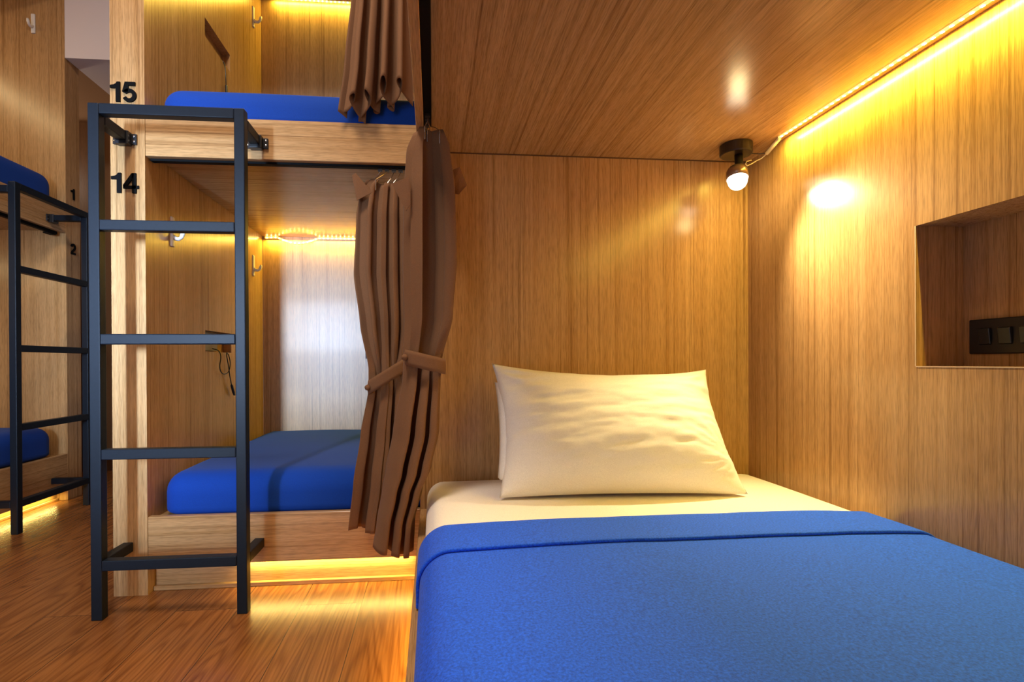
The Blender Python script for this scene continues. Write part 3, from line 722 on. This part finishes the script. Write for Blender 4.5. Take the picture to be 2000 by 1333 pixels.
led_strip('warm light strip hidden under the board of the near bed', [(-0.010, 1.40, 0.0760), (-0.010, -0.40, 0.0760)], 0.0168, (0, 0, -1), diodes=False)
led_strip('warm light strip hidden under the bed board of bunk 2', [(-1.677, 2.44, 0.0418), (-1.677, 0.6, 0.0418)], 0.0168, (0, 0, -1), diodes=False)

# ------------------------------------------------------------------ reading lamp
lp = empty('reading_lamp', (0.820, 1.318, 1.2008), 'small black spot lamp with lit bulb under the ceiling in the corner', 'lamp')
MB().lathe([(0.0, 1.2008), (0.040, 1.2008), (0.041, 1.199), (0.041, 1.176), (0.039, 1.1725), (0.0, 1.1720)], Matrix.Translation((0.820, 1.318, 0)), 40).build('ceiling_plate', LAMPM, lp, smooth=False, bevel=0.001)
MB().tube([(0.826, 1.316, 1.172), (0.826, 1.314, 1.140), (0.823, 1.310, 1.132)], 0.0105, 20).build('stem', LAMPM, lp, smooth=True)
hd = Matrix.Translation(BULB) @ Vector((0.10, 0.28, 1.0)).to_track_quat('Z', 'Y').to_matrix().to_4x4()
MB().lathe([(0.0, 0.043), (0.012, 0.042), (0.022, 0.037), (0.0265, 0.028), (0.0275, 0.005), (0.0260, 0.005), (0.024, 0.026), (0.0, 0.034)], hd, 40).build('lamp_head', simple('lamp_head_copper', (0.26, 0.17, 0.14), 0.22, 0.6), lp, smooth=True)
MB().lathe([(0.0, -0.0245), (0.007, -0.0235), (0.0135, -0.0205), (0.019, -0.0155), (0.0228, -0.008), (0.0245, 0.0), (0.0235, 0.008), (0.021, 0.014), (0.0, 0.020)], hd, 32).build('bulb', BULBM, lp, smooth=True)

# ------------------------------------------------------------------ hooks
def hook(label, M):
    """local: plate in x (across) z (up), standing off along +y; prong near the lower end"""
    t = empty('wall_hook', M.translation, label, 'hook', 'white wall hooks')
    v, f = rounded_box(-0.009, 0.009, 0.0, 0.0055, -0.044, 0.044, 0.0045, nx=16, ny=16, nz=20)
    o = mesh('plate', v, f, WHITEP, None, smooth=True); o.data.transform(M); setp(o, t)
    P = [(0, 0.003, -0.014), (0, 0.012, -0.020), (0, 0.020, -0.021), (0, 0.027, -0.016), (0, 0.031, -0.006), (0, 0.033, 0.003)]
    o = MB().tube(P, [0.0065, 0.0060, 0.0056, 0.0056, 0.0062, 0.0042], 12).build('prong', WHITEP, None, smooth=True); o.data.transform(M); setp(o, t)
    return t
RX90 = Matrix.Rotation(-math.pi / 2, 4, 'Z')       # plate facing +x
hook('white hook on the left wall of upper bunk 15', Matrix.Translation((C1 + 0.0003, 2.263, 2.093)) @ RX90)
hook('white hook on the left wall of bunk 14 near the back corner', Matrix.Translation((C1 + 0.0003, 2.244, 1.030)) @ RX90)
hk = hook('white hook on the left wall of bunk 14 behind the second ladder bar', Matrix.Translation((C1 + 0.0003, 1.567, 1.000)) @ RX90)
hook('white hook on the end wall of upper bunk 1', Matrix.Translation((-1.780, LY1 - 0.0003, 2.146)) @ Matrix.Rotation(math.pi, 4, 'Z'))

# ------------------------------------------------------------------ sockets and cables
sk = empty('socket_plate', (NXB, 0.825, 0.658), 'black switch and socket plate inside the wall niche', 'socket')
box('face_plate', (NXB - 0.0075, NXB - 0.0003), (0.765, 0.888), (0.626, 0.691), BLACK, sk, bevel=0.002, seg=2)
for y in (0.858, 0.824, 0.790):
    rk = MB(); rk.add([(NXB - 0.0076, y - 0.010, 0.643), (NXB - 0.0076, y + 0.010, 0.643), (NXB - 0.0076, y + 0.010, 0.674), (NXB - 0.0076, y - 0.010, 0.674),
                       (NXB - 0.0105, y - 0.010, 0.644), (NXB - 0.0105, y + 0.010, 0.644), (NXB - 0.0140, y + 0.010, 0.673), (NXB - 0.0140, y - 0.010, 0.673)],
                      [(0, 1, 2, 3), (4, 7, 6, 5), (0, 4, 5, 1), (1, 5, 6, 2), (2, 6, 7, 3), (3, 7, 4, 0)])
    rk.build('rocker_switch', BLACK, sk, bevel=0.0008)
def cable(label, pts, plug_at, plug_to):
    # smooth the polyline
    P = [Vector(p) for p in pts]
    for _ in range(3):
        Q = [P[0]]
        for a, b in zip(P, P[1:]): Q += [a.lerp(b, 0.25), a.lerp(b, 0.75)]
        P = Q + [P[-1]]
    t = MB().tube(P, 0.0019, 8).build('charging_cable', BLACK, None, smooth=True)
    tag(t, label, 'cable', 'black charging cables')
    a, b = Vector(plug_at), Vector(plug_to)
    MB().tube([a, a.lerp(b, 0.1), a.lerp(b, 0.75), b], [0.003, 0.0048, 0.0048, 0.0030], 8).build('plug', BLACK, t)
    return t
XC = C1 + 0.006
cable('black charging cable looped below the slot in bunk 14', [(C1 - 0.02, 1.885, 0.668), (C1 + 0.001, 1.89, 0.662), (XC + .004, 1.888, 0.640), (XC + .004, 1.868, 0.600), (XC + .004, 1.895, 0.575), (XC + .004, 1.955, 0.580), (XC + .004, 1.972, 0.620), (XC + .004, 1.945, 0.655), (XC + .006, 1.925, 0.652), (XC + .008, 1.940, 0.610), (XC + .006, 1.960, 0.560), (XC + .006, 1.975, 0.530)], (XC + .006, 1.972, 0.536), (XC + .006, 1.998, 0.496))
cable('black charging cable hanging from the slot in bunk 15', [(C1 - 0.02, 1.940, 1.724), (C1 + 0.001, 1.945, 1.719), (XC, 1.950, 1.700), (XC + .002, 1.948, 1.660), (XC + .002, 1.952, 1.630)], (XC + .002, 1.952, 1.636), (XC + .002, 1.954, 1.600))
so = box('slot_socket', (C1 - 0.0297, C1 - 0.020), (1.830, 1.930), (0.659, 0.722), simple('grey_plate', (0.20, 0.17, 0.14), 0.4), None, bevel=0.001)
tag(so, 'grey socket plate recessed in the cable slot of bunk 14', 'socket')
